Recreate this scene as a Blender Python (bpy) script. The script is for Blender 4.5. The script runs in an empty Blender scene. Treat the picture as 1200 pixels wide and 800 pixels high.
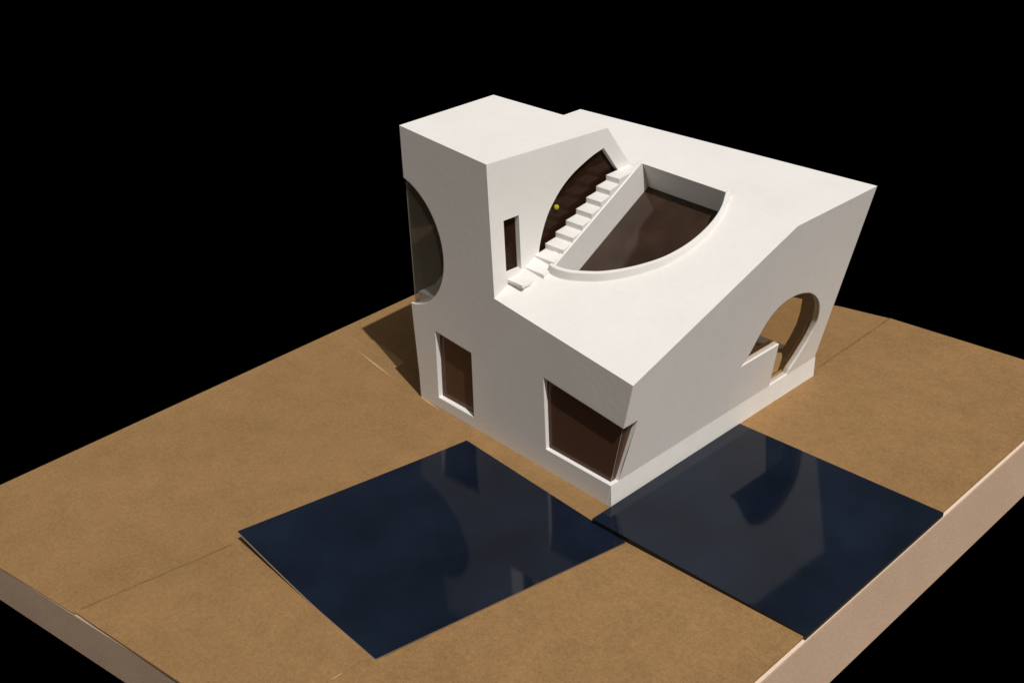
import bpy, bmesh, math, random, itertools
from mathutils import Vector as V, Matrix
random.seed(7)
S = bpy.context.scene
COL = S.collection

# ------------------------------------------------------------------ helpers
def link(o, parent=None):
    COL.objects.link(o)
    if parent: o.parent = parent
    return o

def mesh_obj(name, bm, mats, parent=None):
    me = bpy.data.meshes.new(name)
    bm.normal_update()
    bm.to_mesh(me); bm.free()
    for m in (mats if isinstance(mats, (list, tuple)) else [mats]): me.materials.append(m)
    return link(bpy.data.objects.new(name, me), parent)

def tag(o, label=None, cat=None, group=None, kind=None):
    if label: o['label'] = label
    if cat: o['category'] = cat
    if group: o['group'] = group
    if kind: o['kind'] = kind
    return o

def empty(name, loc=(0, 0, 0)):
    o = bpy.data.objects.new(name, None); o.empty_display_size = .02
    o.location = loc
    return link(o)

def hull(pts, bm=None):
    out = bm or bmesh.new()
    tmp = bmesh.new()
    for p in pts: tmp.verts.new(p)
    bmesh.ops.convex_hull(tmp, input=tmp.verts)
    loose = [v for v in tmp.verts if not v.link_faces]
    bmesh.ops.delete(tmp, geom=loose, context='VERTS')
    bmesh.ops.dissolve_limit(tmp, angle_limit=.002, verts=tmp.verts, edges=tmp.edges)
    bmesh.ops.recalc_face_normals(tmp, faces=tmp.faces)
    me = bpy.data.meshes.new('x'); tmp.to_mesh(me); tmp.free()
    out.from_mesh(me); bpy.data.meshes.remove(me)
    return out

def box(x0, x1, y0, y1, z0, z1, bm=None):
    return hull([(x, y, z) for x in (x0, x1) for y in (y0, y1) for z in (z0, z1)], bm)

def prism(bottom, top, bm=None):
    """closed prism between two loops of the same length"""
    bm = bm or bmesh.new()
    a = [bm.verts.new(p) for p in bottom]; b = [bm.verts.new(p) for p in top]
    n = len(a)
    fs = [bm.faces.new(a[::-1]), bm.faces.new(b)]
    for i in range(n): fs.append(bm.faces.new((a[i], a[(i+1) % n], b[(i+1) % n], b[i])))
    bmesh.ops.recalc_face_normals(bm, faces=bm.faces)
    return bm

def plane3(a, b, c, inside):
    a, b, c = V(a), V(b), V(c)
    n = (b-a).cross(c-a).normalized()
    if n.dot(V(inside)-a) > 0: n = -n
    return (n, n.dot(a))            # keep n.x <= d

def solid(planes, inset=0.):
    pl = [(n, d-inset) for n, d in planes]
    pts = []
    for (n1, d1), (n2, d2), (n3, d3) in itertools.combinations(pl, 3):
        det = n1.dot(n2.cross(n3))
        if abs(det) < 1e-6: continue
        p = (n2.cross(n3)*d1 + n3.cross(n1)*d2 + n1.cross(n2)*d3)/det
        if all(n.dot(p) <= d+1e-7 for n, d in pl):
            if all((p-q).length > 1e-6 for q in pts): pts.append(p)
    return hull(pts)

def tmp_obj(bm):
    me = bpy.data.meshes.new('tool'); bm.to_mesh(me); bm.free()
    o = bpy.data.objects.new('tool', me); COL.objects.link(o); return o

def boolean(base_bm, ops):
    base = tmp_obj(base_bm)
    for kind, bm in ops:
        t = tmp_obj(bm)
        m = base.modifiers.new('b', 'BOOLEAN'); m.operation = kind; m.object = t; m.solver = 'EXACT'
        bpy.context.view_layer.update()
        dg = bpy.context.evaluated_depsgraph_get()
        me = bpy.data.meshes.new_from_object(base.evaluated_get(dg))
        base.modifiers.clear()
        old = base.data; base.data = me; bpy.data.meshes.remove(old)
        td = t.data; bpy.data.objects.remove(t); bpy.data.meshes.remove(td)
    bm = bmesh.new(); bm.from_mesh(base.data)
    d = base.data; bpy.data.objects.remove(base); bpy.data.meshes.remove(d)
    return bm

# ------------------------------------------------------------------ camera (solved from the vanishing points)
F = 1211.57
def cdir(px, py): return V((px-600., -(py-400.), -F))
mX = cdir(-624, -190).normalized(); Yc = cdir(2155, -338).normalized()
Xc = -mX; Yc = (Yc - Xc*Yc.dot(Xc)).normalized(); Zc = Xc.cross(Yc)
R = Matrix((Xc, Yc, Zc))            # camera -> world
CAM = V((0.5527, -0.5903, 0.6223))
cam = bpy.data.cameras.new('camera'); co = link(bpy.data.objects.new('camera', cam))
cam.sensor_width = 36; cam.lens = 36*F/1200
cam.clip_start = .01; cam.clip_end = 100
co.matrix_world = Matrix.Translation(CAM) @ R.to_4x4()
S.camera = co

# ------------------------------------------------------------------ light
SUN = V((.533, -.137, .835)).normalized()
w = bpy.data.worlds.new('World'); S.world = w; w.use_nodes = True
nt = w.node_tree; nt.nodes.clear()
sky = nt.nodes.new('ShaderNodeTexSky'); sky.sky_type = 'NISHITA'; sky.sun_disc = False; sky.dust_density = 2.; sky.ozone_density = .5
sky.sun_elevation = math.asin(SUN.z); sky.sun_rotation = math.atan2(SUN.x, SUN.y)
tc = nt.nodes.new('ShaderNodeTexCoord'); sp = nt.nodes.new('ShaderNodeSeparateXYZ')
mr = nt.nodes.new('ShaderNodeMapRange'); mr.inputs['From Min'].default_value = 0.; mr.inputs['From Max'].default_value = .40
ml = nt.nodes.new('ShaderNodeMix'); ml.data_type = 'RGBA'; ml.inputs[6].default_value = (0, 0, 0, 1)
bg = nt.nodes.new('ShaderNodeBackground'); bg.inputs[1].default_value = .065
wo = nt.nodes.new('ShaderNodeOutputWorld')
L = nt.links.new
L(tc.outputs['Generated'], sp.inputs[0]); L(sp.outputs['Z'], mr.inputs[0]); L(mr.outputs[0], ml.inputs[0])
tn = nt.nodes.new('ShaderNodeMix'); tn.data_type = 'RGBA'; tn.blend_type = 'MULTIPLY'; tn.inputs[0].default_value = 1
tn.inputs[7].default_value = (1, .80, .56, 1)      # the photograph's warm white balance
L(sky.outputs[0], tn.inputs[6]); L(tn.outputs[2], ml.inputs[7]); L(ml.outputs[2], bg.inputs[0]); L(bg.outputs[0], wo.inputs[0])
sl = bpy.data.lights.new('sun', 'SUN'); sl.energy = 3.15; sl.angle = math.radians(.6); sl.color = (1, .975, .95)
so = link(bpy.data.objects.new('sun', sl)); so.rotation_euler = SUN.to_track_quat('Z', 'Y').to_euler()
so.location = SUN*3
S.view_settings.view_transform = 'Standard'; S.view_settings.look = 'None'
S.view_settings.exposure = 0; S.view_settings.gamma = 1

# ------------------------------------------------------------------ materials
def mat(name, base, rough=.7, spec=.3, noise=None, bump=0, bscale=300, bevel=0., var2=None, coat=0.):
    m = bpy.data.materials.new(name); m.use_nodes = True
    n = m.node_tree.nodes; l = m.node_tree.links.new; p = n['Principled BSDF']
    p.inputs['Base Color'].default_value = (*base, 1); p.inputs['Roughness'].default_value = rough
    p.inputs['Specular IOR Level'].default_value = spec
    if coat: p.inputs['Coat Weight'].default_value = coat
    tcn = n.new('ShaderNodeTexCoord')
    if noise:
        last = None
        for k, (sc, amt, det) in enumerate(noise):
            t = n.new('ShaderNodeTexNoise'); t.inputs['Scale'].default_value = sc; t.inputs['Detail'].default_value = det
            l(tcn.outputs['Object'], t.inputs['Vector'])
            r = n.new('ShaderNodeMapRange'); r.inputs['From Min'].default_value = .3; r.inputs['From Max'].default_value = .7
            r.inputs['To Min'].default_value = 1-amt; r.inputs['To Max'].default_value = 1+amt
            l(t.outputs[0], r.inputs[0])
            if last is None: last = r.outputs[0]
            else:
                mm = n.new('ShaderNodeMath'); mm.operation = 'MULTIPLY'; l(last, mm.inputs[0]); l(r.outputs[0], mm.inputs[1]); last = mm.outputs[0]
        vm = n.new('ShaderNodeVectorMath'); vm.operation = 'SCALE'; vm.inputs[0].default_value = base
        if var2:
            t = n.new('ShaderNodeTexNoise'); t.inputs['Scale'].default_value = 22; t.inputs['Detail'].default_value = 5
            l(tcn.outputs['Object'], t.inputs['Vector'])
            rr = n.new('ShaderNodeMapRange'); rr.inputs['From Min'].default_value = .35; rr.inputs['From Max'].default_value = .65
            l(t.outputs[0], rr.inputs[0])
            mx = n.new('ShaderNodeMix'); mx.data_type = 'RGBA'
            mx.inputs[6].default_value = (*base, 1); mx.inputs[7].default_value = (*var2, 1)
            l(rr.outputs[0], mx.inputs[0]); l(mx.outputs[2], vm.inputs[0])
        l(last, vm.inputs['Scale']); l(vm.outputs[0], p.inputs['Base Color'])
    nrm = None
    if bevel:
        b = n.new('ShaderNodeBevel'); b.samples = 6; b.inputs['Radius'].default_value = bevel; nrm = b.outputs[0]
    if bump:
        t = n.new('ShaderNodeTexNoise'); t.inputs['Scale'].default_value = bscale; t.inputs['Detail'].default_value = 6
        l(tcn.outputs['Object'], t.inputs['Vector'])
        bn = n.new('ShaderNodeBump'); bn.inputs['Strength'].default_value = bump; bn.inputs['Distance'].default_value = .001
        l(t.outputs[0], bn.inputs['Height'])
        if nrm: l(nrm, bn.inputs['Normal'])
        nrm = bn.outputs[0]
    if nrm: l(nrm, p.inputs['Normal'])
    return m

PLASTER = mat('white_plaster', (.79, .778, .752), .75, .25, [(18, .02, 4), (160, .015, 5)], .12, 160, .0014)
PLINTH = mat('white_plinth', (.79, .785, .75), .75, .25, [(40, .03, 4)], .3, 150, .0008)
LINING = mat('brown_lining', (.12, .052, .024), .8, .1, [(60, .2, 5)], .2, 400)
KRAFT = mat('kraft_card', (.272, .162, .067), .82, .15, [(5, .04, 2), (48, .055, 6), (230, .09, 5), (600, .12, 3)], .5, 800, 0, (.297, .172, .072))
FOAM = mat('pink_board_edge', (.44, .315, .225), .85, .15, [(14, .04, 3), (300, .05, 5)], .4, 500)
FOAMTOP = mat('pale_board_face', (.75, .62, .50), .85, .15, [(300, .04, 5)])
NAVY = mat('navy_acrylic', (.0065, .0110, .0215), .065, .38, [(12, .35, 4)], .035, 34)
NAVYEDGE = mat('navy_edge', (.006, .005, .006), .4, .3)
PALEEDGE = mat('pale_card_edge', (.62, .52, .42), .8, .2)
BROWNEDGE = mat('brown_card_edge', (.20, .14, .09), .8, .2)
PALESTRIP = mat('pale_strip', (.55, .40, .22), .6, .3)
YEL = mat('yellow_glint', (.42, .36, .02), .8, .1)
EDGEGLASS = mat('acrylic_edge', (.35, .33, .30), .3, .5)

def thin_pane(name, tint, body, body_amt, f0=.05, rough=.03, f90=1.):
    """thin acrylic sheet: Schlick reflection over a tinted see-through body with some of its own colour"""
    m = bpy.data.materials.new(name); m.use_nodes = True
    n = m.node_tree.nodes; l = m.node_tree.links.new; n.clear()
    o = n.new('ShaderNodeOutputMaterial'); mx = n.new('ShaderNodeMixShader'); bx = n.new('ShaderNodeMixShader')
    ge = n.new('ShaderNodeNewGeometry'); dt = n.new('ShaderNodeVectorMath'); dt.operation = 'DOT_PRODUCT'
    l(ge.outputs['Normal'], dt.inputs[0]); l(ge.outputs['Incoming'], dt.inputs[1])
    def mth(op, a, b=None):
        q = n.new('ShaderNodeMath'); q.operation = op
        for k, v in enumerate((a, b)):
            if v is None: continue
            if isinstance(v, (int, float)): q.inputs[k].default_value = v
            else: l(v, q.inputs[k])
        return q.outputs[0]
    c = mth('ABSOLUTE', dt.outputs['Value']); c = mth('SUBTRACT', 1., c); c = mth('POWER', c, 5.)
    c = mth('MULTIPLY', c, f90-f0); c = mth('ADD', c, f0)
    t = n.new('ShaderNodeBsdfTransparent'); t.inputs[0].default_value = (*tint, 1)
    d = n.new('ShaderNodeBsdfDiffuse'); d.inputs[0].default_value = (*body, 1)
    g = n.new('ShaderNodeBsdfGlossy'); g.inputs['Roughness'].default_value = rough
    bx.inputs[0].default_value = body_amt; l(t.outputs[0], bx.inputs[1]); l(d.outputs[0], bx.inputs[2])
    l(c, mx.inputs[0]); l(bx.outputs[0], mx.inputs[1]); l(g.outputs[0], mx.inputs[2]); l(mx.outputs[0], o.inputs[0])
    return m
HAZY = thin_pane('hazy_clear_acrylic', (.95, .94, .92), (.5, .46, .36), .10)
CLEAR = thin_pane('clear_acrylic', (.95, .92, .88), (.4, .3, .2), .01, .02, .03, .55)
DUSK = thin_pane('dark_brown_acrylic', (.4, .26, .18), (.030, .0135, .0065), .8, .012, .03, .3)
SMOKE = thin_pane('smoky_brown_acrylic', (.5, .36, .27), (.135, .070, .044), .76, .02)

# ------------------------------------------------------------------ base board
BB = tag(empty('base_board', (-.12, 0, -.052)), 'thick pinkish board faced with brown kraft card under the white house', 'base board')
def child(name, bm, m, parent=BB):
    bmesh.ops.translate(bm, verts=bm.verts, vec=-parent.location)
    return mesh_obj(name, bm, m, parent)
top = [(-.478, -.4885), (-.522, .1554), (-.60, 1.0)]
# outline of the board (top), seen from above
P = [(-.4760, -.4910), (-.5220, .1554), (-.5480, .420), (-.1180, .5060), (-.0716, .5195), (-.0116, .5316), (.1584, .5400), (.2335, .5425), (.2345, -.340), (-.0876, -.4036)]
Q = [(-.4760, -.4915), (-.5250, .1554), (-.5520, .425), (-.1180, .5105), (-.0716, .525), (-.0116, .536), (.1584, .546), (.2484, .548), (.2484, -.348), (-.0876, -.4046)]
def dense(L, k, n=14):
    a, b = V(L[k]), V(L[k+1])
    return L[:k+1] + [tuple(a.lerp(b, i/n)) for i in range(1, n)] + L[k+1:]
P = dense(P, 7); Q = dense(Q, 7)
bm = prism([(x, y, -.052) for x, y in Q], [(x, y, -.0013) for x, y in P])
for f in bm.faces: f.material_index = 1 if f.normal.z > .9 else 0
bmesh.ops.bevel(bm, geom=[e for e in bm.edges], offset=.0008, segments=2, affect='EDGES')
child('board_core', bm, [FOAM, FOAMTOP])
def sheet(pts, z0, z1, name='kraft_sheet', m=KRAFT, lift=None):
    bm = prism([(x, y, z0) for x, y in pts], [(x, y, z1) for x, y in pts])
    bmesh.ops.bevel(bm, geom=[e for e in bm.edges if all(v.co.z > z1-1e-6 for v in e.verts)], offset=.0003, segments=1, affect='EDGES')
    return child(name, bm, m)
o = sheet([(-.4762, -.4925), (-.5205, .1554), (-.5465, .4190), (-.1880, .4885), (-.2170, -.280), (-.2310, -.4355)], -.0012, 0)
o['label'] = 'kraft card sheet to the left of the seam'
o = sheet([(-.2335, -.4350), (-.2183, -.280), (-.1872, .4890), (-.1180, .5048), (-.0716, .5185), (-.0090, .5304), (-.0050, .30), (-.0050, .06), (.0120, .02), (.0120, -.26), (-.0050, -.287), (-.0050, -.3215), (-.0072, -.3895), (-.0876, -.4052)], -.0012, .0015)
o['label'] = 'middle kraft card sheet under the white house'
o = sheet([(-.0064, -.3873), (-.0042, -.3215), (-.0042, -.287), (.0128, -.26), (.0128, .02), (-.0042, .06), (-.0042, .30), (-.0082, .5305), (.1584, .5388), (.2300, .5412), (.2306, -.3385)], -.0012, 0.0020)
o['label'] = 'kraft card sheet along the right board edge'
def streak(a, b, w, z=.0004):  # thin pale tapering strip laid on the kraft card
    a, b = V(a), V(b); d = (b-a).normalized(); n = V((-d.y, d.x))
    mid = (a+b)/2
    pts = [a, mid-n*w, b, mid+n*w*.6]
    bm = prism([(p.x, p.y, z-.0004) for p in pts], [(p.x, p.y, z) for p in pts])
    child('pale_streak', bm, PALESTRIP)
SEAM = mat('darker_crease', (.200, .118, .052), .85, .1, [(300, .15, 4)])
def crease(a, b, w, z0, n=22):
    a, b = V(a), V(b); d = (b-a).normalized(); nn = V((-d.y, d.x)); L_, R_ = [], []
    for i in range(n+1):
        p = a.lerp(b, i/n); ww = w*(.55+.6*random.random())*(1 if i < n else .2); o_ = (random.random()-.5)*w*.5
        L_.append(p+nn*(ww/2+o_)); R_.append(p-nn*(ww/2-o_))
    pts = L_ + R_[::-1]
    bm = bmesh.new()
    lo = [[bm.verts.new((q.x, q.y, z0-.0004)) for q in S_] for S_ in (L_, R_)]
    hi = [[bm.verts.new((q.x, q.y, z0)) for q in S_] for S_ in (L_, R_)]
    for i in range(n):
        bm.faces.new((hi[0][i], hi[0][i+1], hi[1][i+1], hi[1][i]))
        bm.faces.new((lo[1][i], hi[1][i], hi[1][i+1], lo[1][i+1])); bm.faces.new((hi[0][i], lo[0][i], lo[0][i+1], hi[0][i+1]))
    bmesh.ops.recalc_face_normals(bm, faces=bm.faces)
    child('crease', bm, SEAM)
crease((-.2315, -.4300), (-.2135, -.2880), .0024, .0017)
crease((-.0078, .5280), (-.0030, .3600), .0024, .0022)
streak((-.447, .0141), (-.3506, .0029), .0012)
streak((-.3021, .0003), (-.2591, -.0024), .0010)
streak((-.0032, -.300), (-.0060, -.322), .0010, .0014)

# ------------------------------------------------------------------ house solids
ins = (-.1, .15, .08)
tower_top = plane3((-.2853, 0, .3246), (-.153, 0, .3125), (-.153, .1639, .3083), ins)
TOWER = [
    plane3((-.296, 0, 0), (-.2853, 0, .3246), (-.3015, .1405, .3227), (-.2, .1, .1)),
    (V((0, -1, 0)), 0.), (V((1, 0, 0)), -.153), (V((0, 0, -1)), 0.),
    tower_top,
    plane3((-.153, .1639, .3083), (-.153, .198, .261), (-.3015, .1405, .3227), (-.2, .05, .1)),
    (V((0, 1, 0)), .24)]
RA, RB, RC = (-.153, 0, .1745), (.0302, 0, .1494), (.0509, .2066, .2426)
ROOF1 = plane3(RA, RB, RC, ins)
ROOF2 = plane3(RC, (.0512, .3454, .2438), (-.153, .194, .2600), ins)
F2N = V((1, 0, -.222)).normalized()
F2P = (F2N, F2N.dot(V((.0302, 0, .1494))))
BODY = [
    (V((0, -1, 0)), 0.), (V((0, 0, -1)), 0.), F2P, ROOF1, ROOF2,
    plane3((.0512, .3454, .2438), (.0048, .3421, .0348), (-.307, .281, .278), ins),
    plane3((-.2945, 0, 0), (-.303, .3, 0), (-.307, .281, .278), ins)]
def roof1(x, y):
    n, d = ROOF1
    return (d - n.x*x - n.y*y)/n.z
RN = ROOF1[0]
# the stairwell edge of the skylight and its curved edge (points on the roof plane)
Dtop = [(-.1379, .1998), (-.1300, .0620)]
arc = [(-.1263, .0525), (-.1189, .0523), (-.1100, .0538), (-.1026, .0561), (-.0953, .0593), (-.0776, .0683), (-.0643, .0781), (-.0526, .0888), (-.0431, .0994),
       (-.0343, .1113), (-.0284, .1229), (-.0237, .1360), (-.0212, .1492), (-.0203, .1630), (-.0216, .1779), (-.0255, .1913), (-.0310, .2020), (-.0345, .2090)]
def smooth(P_, k=3):
    out = []
    for i in range(len(P_)-1):
        p0, p1, p2, p3 = (V(P_[max(0, i-1)]), V(P_[i]), V(P_[i+1]), V(P_[min(len(P_)-1, i+2)]))
        for j in range(k):
            t = j/k
            out.append(tuple(.5*((2*p1)+(p2-p0)*t+(2*p0-5*p1+4*p2-p3)*t*t+(3*p1-p0-3*p2+p3)*t**3)))
    return out + [P_[-1]]
arc = smooth(arc)
DSH = [Dtop[0]] + arc                               # closed D outline
def onroof(p, h=0.): return V((p[0], p[1], roof1(*p))) + RN*h
def Dprism(h0, h1, grow=0.):
    cx = sum(p[0] for p in DSH)/len(DSH); cy = sum(p[1] for p in DSH)/len(DSH)
    pts = []
    for p in DSH:
        q = onroof(p); c = V((cx, cy, roof1(cx, cy)))
        d = (q-c); pts.append(q + d.normalized()*grow)
    return prism([q+RN*h0 for q in pts], [q+RN*h1 for q in pts])

def c_door(): return prism([(x, -.01, z) for x, z in DOOR], [(x, .0175, z) for x, z in DOOR])
DOOR = [(-.2566, .1009), (-.1965, .0965), (-.2000, .0150), (-.2615, .0145)]
def c_corner():
    lo = [(-.0860, -.01, .0270), (.04, -.01, .0270), (.04, .0110, .0270), (-.0860, .0110, .0270)]
    hi = [(-.0860, -.01, .1110), (.04, -.01, .0965), (.04, .0200, .0965), (-.0860, .0175, .1110)]
    return prism(lo, hi)
def c_sphere():
    bm = bmesh.new(); bmesh.ops.create_uvsphere(bm, u_segments=96, v_segments=64, radius=.0749)
    bmesh.ops.translate(bm, verts=bm.verts, vec=(-.3057, -.001, .1965)); return bm
def c_slot(): return box(-.175, -.14, .0174, .0375, .1945, .2515)
ARCH = [(.060, .1900), (.0625, .2050), (.0650, .2150), (.0690, .2260), (.0738, .2360), (.0795, .2450), (.0864, .2530), (.0945, .2610), (.1037, .2680), (.1135, .2737), (.1235, .2782), (.1330, .2819),
        (.1422, .2850), (.1505, .2871), (.1580, .2888), (.1800, .2590), (.1860, .2450), (.15, .215)]
ARCH = smooth(ARCH[:15]) + ARCH[15:]
def c_arch(): return prism([(-.175, y, z) for y, z in ARCH], [(-.14, y, z) for y, z in ARCH])
OVAL = [(.1795, .0877), (.1860, .0945), (.1905, .1015), (.1950, .1120), (.1998, .1232), (.2057, .1330), (.2130, .1405), (.2210, .1452), (.2299, .1478), (.2425, .1486), (.2550, .1472), (.2700, .1430), (.2828, .1368), (.2955, .1275),
        (.3061, .1160), (.3130, .1030), (.3162, .0895), (.3155, .0790), (.3127, .0702), (.3090, .0620), (.3041, .0540), (.2970, .0430), (.2894, .0333), (.2870, .0275), (.2540, .0275), (.2457, .0877)]
OVAL = smooth(OVAL[:23]) + OVAL[23:]
def f2x(z): return (F2P[1] - F2N.z*z)/F2N.x
BACK = [(-.033, .0300), (-.029, .0340), (-.0210, .0530), (-.0153, .0700), (-.0122, .0860), (-.0108, .1036), (-.0125, .1200), (-.0180, .1350), (-.0300, .1480), (-.0500, .1570), (-.0800, .1600), (-.1080, .1500), (-.1280, .1300), (-.1380, .1000), (-.1350, .0650), (-.1200, .0300)]
def c_back(): return prism([(x, .28, z) for x, z in BACK], [(x, .40, z) for x, z in BACK])
def c_oval():
    a = [V((f2x(z), y, z)) for y, z in OVAL]
    return prism([p - F2N*.0135 for p in a], [p + F2N*.01 for p in a])
def cuts():
    return [('DIFFERENCE', f()) for f in (c_door, c_corner, c_sphere, c_slot, c_arch, c_oval, c_back)]

SH, LN = .0065, .0105
# white shell
ops = [('UNION', solid(TOWER)),
       ('DIFFERENCE', boolean(solid(BODY, SH), [('UNION', solid(TOWER, SH)), ('DIFFERENCE', box(-.5, .5, -.5, .5, -.1, .0265))])),
       ('UNION', Dprism(-.041, -.001, .005)),
       ('UNION', box(-.1900, .0032, .0003, .3432, -.0002, .0270)),
       ] + cuts() + [('DIFFERENCE', Dprism(-.0365, .01))]
shell = boolean(solid(BODY), ops)
def split(bm, test):
    """move the faces that pass the test into a bmesh of their own"""
    other = bm.copy()
    bm.faces.ensure_lookup_table(); other.faces.ensure_lookup_table()
    sel = [f.index for f in bm.faces if test(f)]
    s = set(sel)
    bmesh.ops.delete(bm, geom=[f for f in bm.faces if f.index in s], context='FACES')
    bmesh.ops.delete(other, geom=[f for f in other.faces if f.index not in s], context='FACES')
    return bm, other
def coplanar(f, pl, tol=2e-4):
    return f.normal.dot(pl[0]) > .999 and abs(pl[0].dot(f.calc_center_median())-pl[1]) < tol
shell.normal_update()
HM = tag(empty('house_model', (-.14, .17, 0)), 'white plaster model house with sloping roof, tower, roof stair and round openings', 'model house')
def hpart(name, bm, m, parent=HM):
    ref = HM.location
    bmesh.ops.translate(bm, verts=bm.verts, vec=-ref)
    return mesh_obj(name, bm, m, parent)
shell, roofb = split(shell, lambda f: coplanar(f, ROOF1) or coplanar(f, ROOF2))
shell, towert = split(shell, lambda f: coplanar(f, tower_top))
shell, towerb = split(shell, lambda f: f.calc_center_median().z > .1 and (coplanar(f, TOWER[2]) ) or coplanar(f, TOWER[5]))
shell, plb = split(shell, lambda f: (f.normal.x > .99 and f.calc_center_median().x > .003) and f.calc_center_median().z < .0271)
hpart('wall', shell, PLASTER)
hpart('plinth', plb, PLINTH)
o = hpart('roof', roofb, PLASTER); o['label'] = 'sloping white roof plane around the skylight'
o = hpart('roof', towert, PLASTER); o['label'] = 'flat white top of the tower'
o = hpart('tower_wall', towerb, PLASTER)
# brown lining inside the shell
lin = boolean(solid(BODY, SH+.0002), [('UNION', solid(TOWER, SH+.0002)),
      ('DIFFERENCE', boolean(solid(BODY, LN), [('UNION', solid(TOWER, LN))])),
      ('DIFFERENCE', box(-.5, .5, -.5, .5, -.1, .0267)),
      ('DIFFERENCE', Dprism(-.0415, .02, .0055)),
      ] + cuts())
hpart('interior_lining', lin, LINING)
fl = box(-.284, -.002, .0600, .325, .0268, .0278)
hpart('floor', fl, mat('pale_wood_floor', (.52, .37, .18), .7, .2, [(80, .08, 4)]))

# plinth
hpart('ledge', box(-.2888, -.2150, .0060, .150, .1190, .1368), PLASTER)

# panes
def pane(name, pts, nrm, th, m, label=None):
    n = V(nrm).normalized()
    a = [V(p) for p in pts]
    bm = prism(a, [p - n*th for p in a])
    for f in bm.faces:
        if abs(f.normal.dot(n)) < .5: f.material_index = 1
    o = hpart(name, bm, [m, EDGEGLASS])
    if label: o['label'] = label
    return o
pane('window_pane', [(-.263, .0058, .012), (-.195, .0058, .012), (-.193, .0058, .103), (-.259, .0058, .103)], (0, -1, 0), .0008, SMOKE, 'tall smoky pane in the tower wall')
def f2p(y, z, ins): 
    x = (F2P[1] - ins - F2N.z*z)/F2N.x
    return V((x, y, z))
pane('window_pane', [(-.089, .0045, .0262), f2p(.0045, .0262, .0042), f2p(.0045, .100, .0042), (-.089, .0045, .113)], (0, -1, 0), .0008, SMOKE, 'long pane of the corner window')
pane('window_pane', [f2p(.0053, .0262, .0042), f2p(.0130, .0262, .0042), f2p(.0215, .0985, .0042), f2p(.0053, .0985, .0042)], F2N, .0008, SMOKE, 'narrow return pane of the corner window')
pane('window_pane', [(-.160, .015, .192), (-.160, .040, .192), (-.160, .040, .254), (-.160, .015, .254)], (1, 0, 0), .0008, DUSK, 'small slot pane above the stair landing')
pane('window_pane', [(-.1585, y, z) for y, z in [(.056, .186), (.060, .215), (.070, .240), (.090, .263), (.120, .282), (.160, .293), (.186, .258), (.16, .21)]], (1, 0, 0), .0008, DUSK, 'arched pane behind the roof stair')
pane('window_pane', [f2p(y, z, .0015) for y, z in OVAL], F2N, .0008, CLEAR, 'big oval pane in the leaning side wall')
pane('window_pane', [(-.2912, .0018, .1150), (-.2200, .0018, .1150), (-.2200, .0018, .2800), (-.2858, .0018, .2800)], (0, -1, 0), .0008, HAZY, 'round corner pane in the tower front')
pane('window_pane', [(-.2912, .0028, .1150), (-.2985, .0850, .1150), (-.2932, .0850, .2800), (-.2858, .0028, .2800)], (-1, 0, 0), .0008, HAZY, 'round corner pane in the tower side')

# skylight: floor pane + curb
SK = None
a = [onroof(p, -.0345) for p in DSH]
cx = sum((p for p in a), V())/len(a)
a = [p + (p-cx).normalized()*.002 for p in a]
bm = prism([p - RN*.0008 for p in a], a)
DARKPANE = mat('dark_brown_pane', (.034, .019, .011), .10, .5, [(25, .35, 5)], 0)
o = hpart('skylight_pane', bm, DARKPANE)
def curb():
    bm = bmesh.new(); rings = []
    n = len(arc)
    pts = [V((p[0], p[1])) for p in arc]
    for i, p in enumerate(pts):
        t = (pts[min(i+1, n-1)] - pts[max(i-1, 0)]).normalized()
        out = V((t.y, -t.x))                       # outward in plan
        s = i/(n-1)
        h = .0082*(1-s)**.45 + .0010
        if i == 0: h = .0075
        foot = .0029 + .0008*s
        inn = onroof(p + out*-.0002, -.002); 
        a = onroof(p + out*-.0002, 0) + V((0, 0, h))
        b = onroof(p + out*.0026, 0) + V((0, 0, h*.96))
        c = onroof(p + out*(foot), 0) + V((0, 0, .0006))
        c2 = onroof(p + out*(foot+.0008), -.0006)
        d = onroof(p + out*foot, -.002)
        rings.append([bm.verts.new(q) for q in (inn, a, b, c, c2, d)])
    for r0, r1 in zip(rings, rings[1:]):
        for k in range(6): bm.faces.new((r0[k], r0[(k+1) % 6], r1[(k+1) % 6], r1[k]))
    bm.faces.new(rings[0]); bm.faces.new(rings[-1][::-1])
    bmesh.ops.recalc_face_normals(bm, faces=bm.faces)
    for f in bm.faces: f.smooth = False
    return bm
hpart('skylight_curb', curb(), PLASTER)

# staircase
def rx(y): return -.1255 - (y-.045)*.0815
ST = hpart('staircase', box(-.1534, -.1315, .0185, .046, .1858, .1890, box(-.1534, -.1330, .0215, .046, .170, .1858)), PLASTER)
SL = .0024      # the little treads slope forward
Y0, DY, Z0, DZ = .0415, .0150, .1890, .0080
for i in range(9):
    y0 = Y0 + i*DY; y1 = y0 + DY; z1 = Z0 + (i+1)*DZ
    if i == 8: y1 = .1985
    zb = (roof1(-.145, y0) - .006) if i < 2 else z1 - DZ - .0045
    e = .0012
    pts = []
    bm = hull([(-.1534, y0, zb), (-.1534, y1+.0004, zb+.004), (rx(y0), y0, zb), (rx(y1), y1+.0004, zb+.004),
               (-.1534, y0, z1-SL), (-.1534, y1+.0004, z1), (rx(y0), y0, z1-SL), (rx(y1), y1+.0004, z1)])
    hpart('step', bm, PLASTER, ST)
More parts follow.
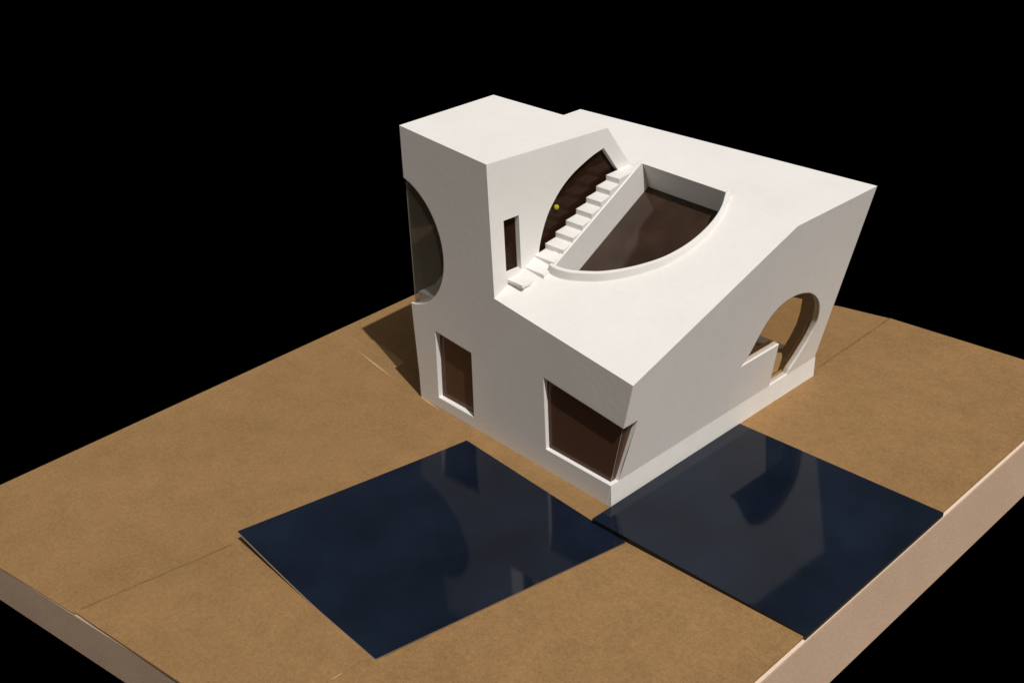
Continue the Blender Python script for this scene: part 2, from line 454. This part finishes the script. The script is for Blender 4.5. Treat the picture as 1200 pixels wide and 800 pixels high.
# stringer: the sloping cheek between stair and skylight
def sz(y): return Z0 + (y-Y0)*DZ/DY + .0022
ya, yb = .0535, .1988
def cheek(dx):
    pts = [(rx(ya)+dx, ya, sz(ya)), (rx(yb)+dx, yb, min(sz(yb), roof1(-.1379, yb)+.0012))]
    lo = [onroof((rx(yb)+.0003, yb), -.0345), onroof((rx(ya)+.0003, ya), -.0345)]
    return pts + [(p.x+dx, p.y, p.z) for p in lo]
hpart('stringer', prism(cheek(-.0040), cheek(.0014)), PLASTER, ST)
# yellow glint in the arch, shaped as a small solid dot
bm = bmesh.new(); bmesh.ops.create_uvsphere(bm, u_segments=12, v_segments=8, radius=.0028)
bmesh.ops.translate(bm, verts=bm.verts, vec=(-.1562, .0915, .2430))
o = hpart('glint_dot', bm, YEL); o['label'] = 'yellow glint at the arched pane, shaped as a tiny solid dot'

# ------------------------------------------------------------------ navy sheets
def grid_sheet(name, c, th, zf, mats, n=24):
    bm = bmesh.new(); T = []; B = []
    c = [V(p) for p in c]
    for j in range(n+1):
        for i in range(n+1):
            u, v = i/n, j/n
            p = c[0]*(1-u)*(1-v) + c[1]*u*(1-v) + c[2]*u*v + c[3]*(1-u)*v
            z = zf(u, v)
            T.append(bm.verts.new((p.x, p.y, z))); B.append(bm.verts.new((p.x, p.y, z-th)))
    I = lambda i, j: j*(n+1)+i
    for j in range(n):
        for i in range(n):
            a, b, d, e = I(i, j), I(i+1, j), I(i+1, j+1), I(i, j+1)
            f = bm.faces.new((T[a], T[b], T[d], T[e]))
            bm.faces.new((B[e], B[d], B[b], B[a]))
    def side(ids, mi):
        for a, b in zip(ids, ids[1:]):
            f = bm.faces.new((T[a], T[b], B[b], B[a])); f.material_index = mi
    side([I(i, 0) for i in range(n+1)], 1); side([I(i, n) for i in range(n+1)], 2)
    side([I(0, j) for j in range(n+1)], 1); side([I(n, j) for j in range(n+1)], 2)
    bmesh.ops.recalc_face_normals(bm, faces=bm.faces)
    return mesh_obj(name, bm, mats)
# left sheet: corner A1 (towards the left of the photo) is lifted
A1, A2, A3, A4 = (-.2107, -.2838), (-.1850, -.0240), (.0500, -.0305), (.0040, -.2800)
def zA(u, v):
    # u: A1->A2, v: A1->A4
    return .0036 + .0119*max(0, 1-v/.62)**1.3*max(0, 1-u)**1.15
o = grid_sheet('acrylic_sheet', [A1, A2, A3, A4], .0024, zA, [NAVY, PALEEDGE, BROWNEDGE])
tag(o, 'glossy navy sheet lying left of the house corner with one lifted corner', 'navy sheet', 'glossy navy sheets on the kraft board')
B1, B2, B3, B4 = (.0085, -.0315), (.0065, .1985), (.2325, .2085), (.2325, -.0158)
o = grid_sheet('acrylic_sheet', [B1, B2, B3, B4], .0078, lambda u, v: .0085 - .0045*v - .0025*u + .002*u*v, [NAVY, NAVYEDGE, NAVYEDGE])
tag(o, 'glossy navy sheet against the plinth reaching the right board edge', 'navy sheet', 'glossy navy sheets on the kraft board')
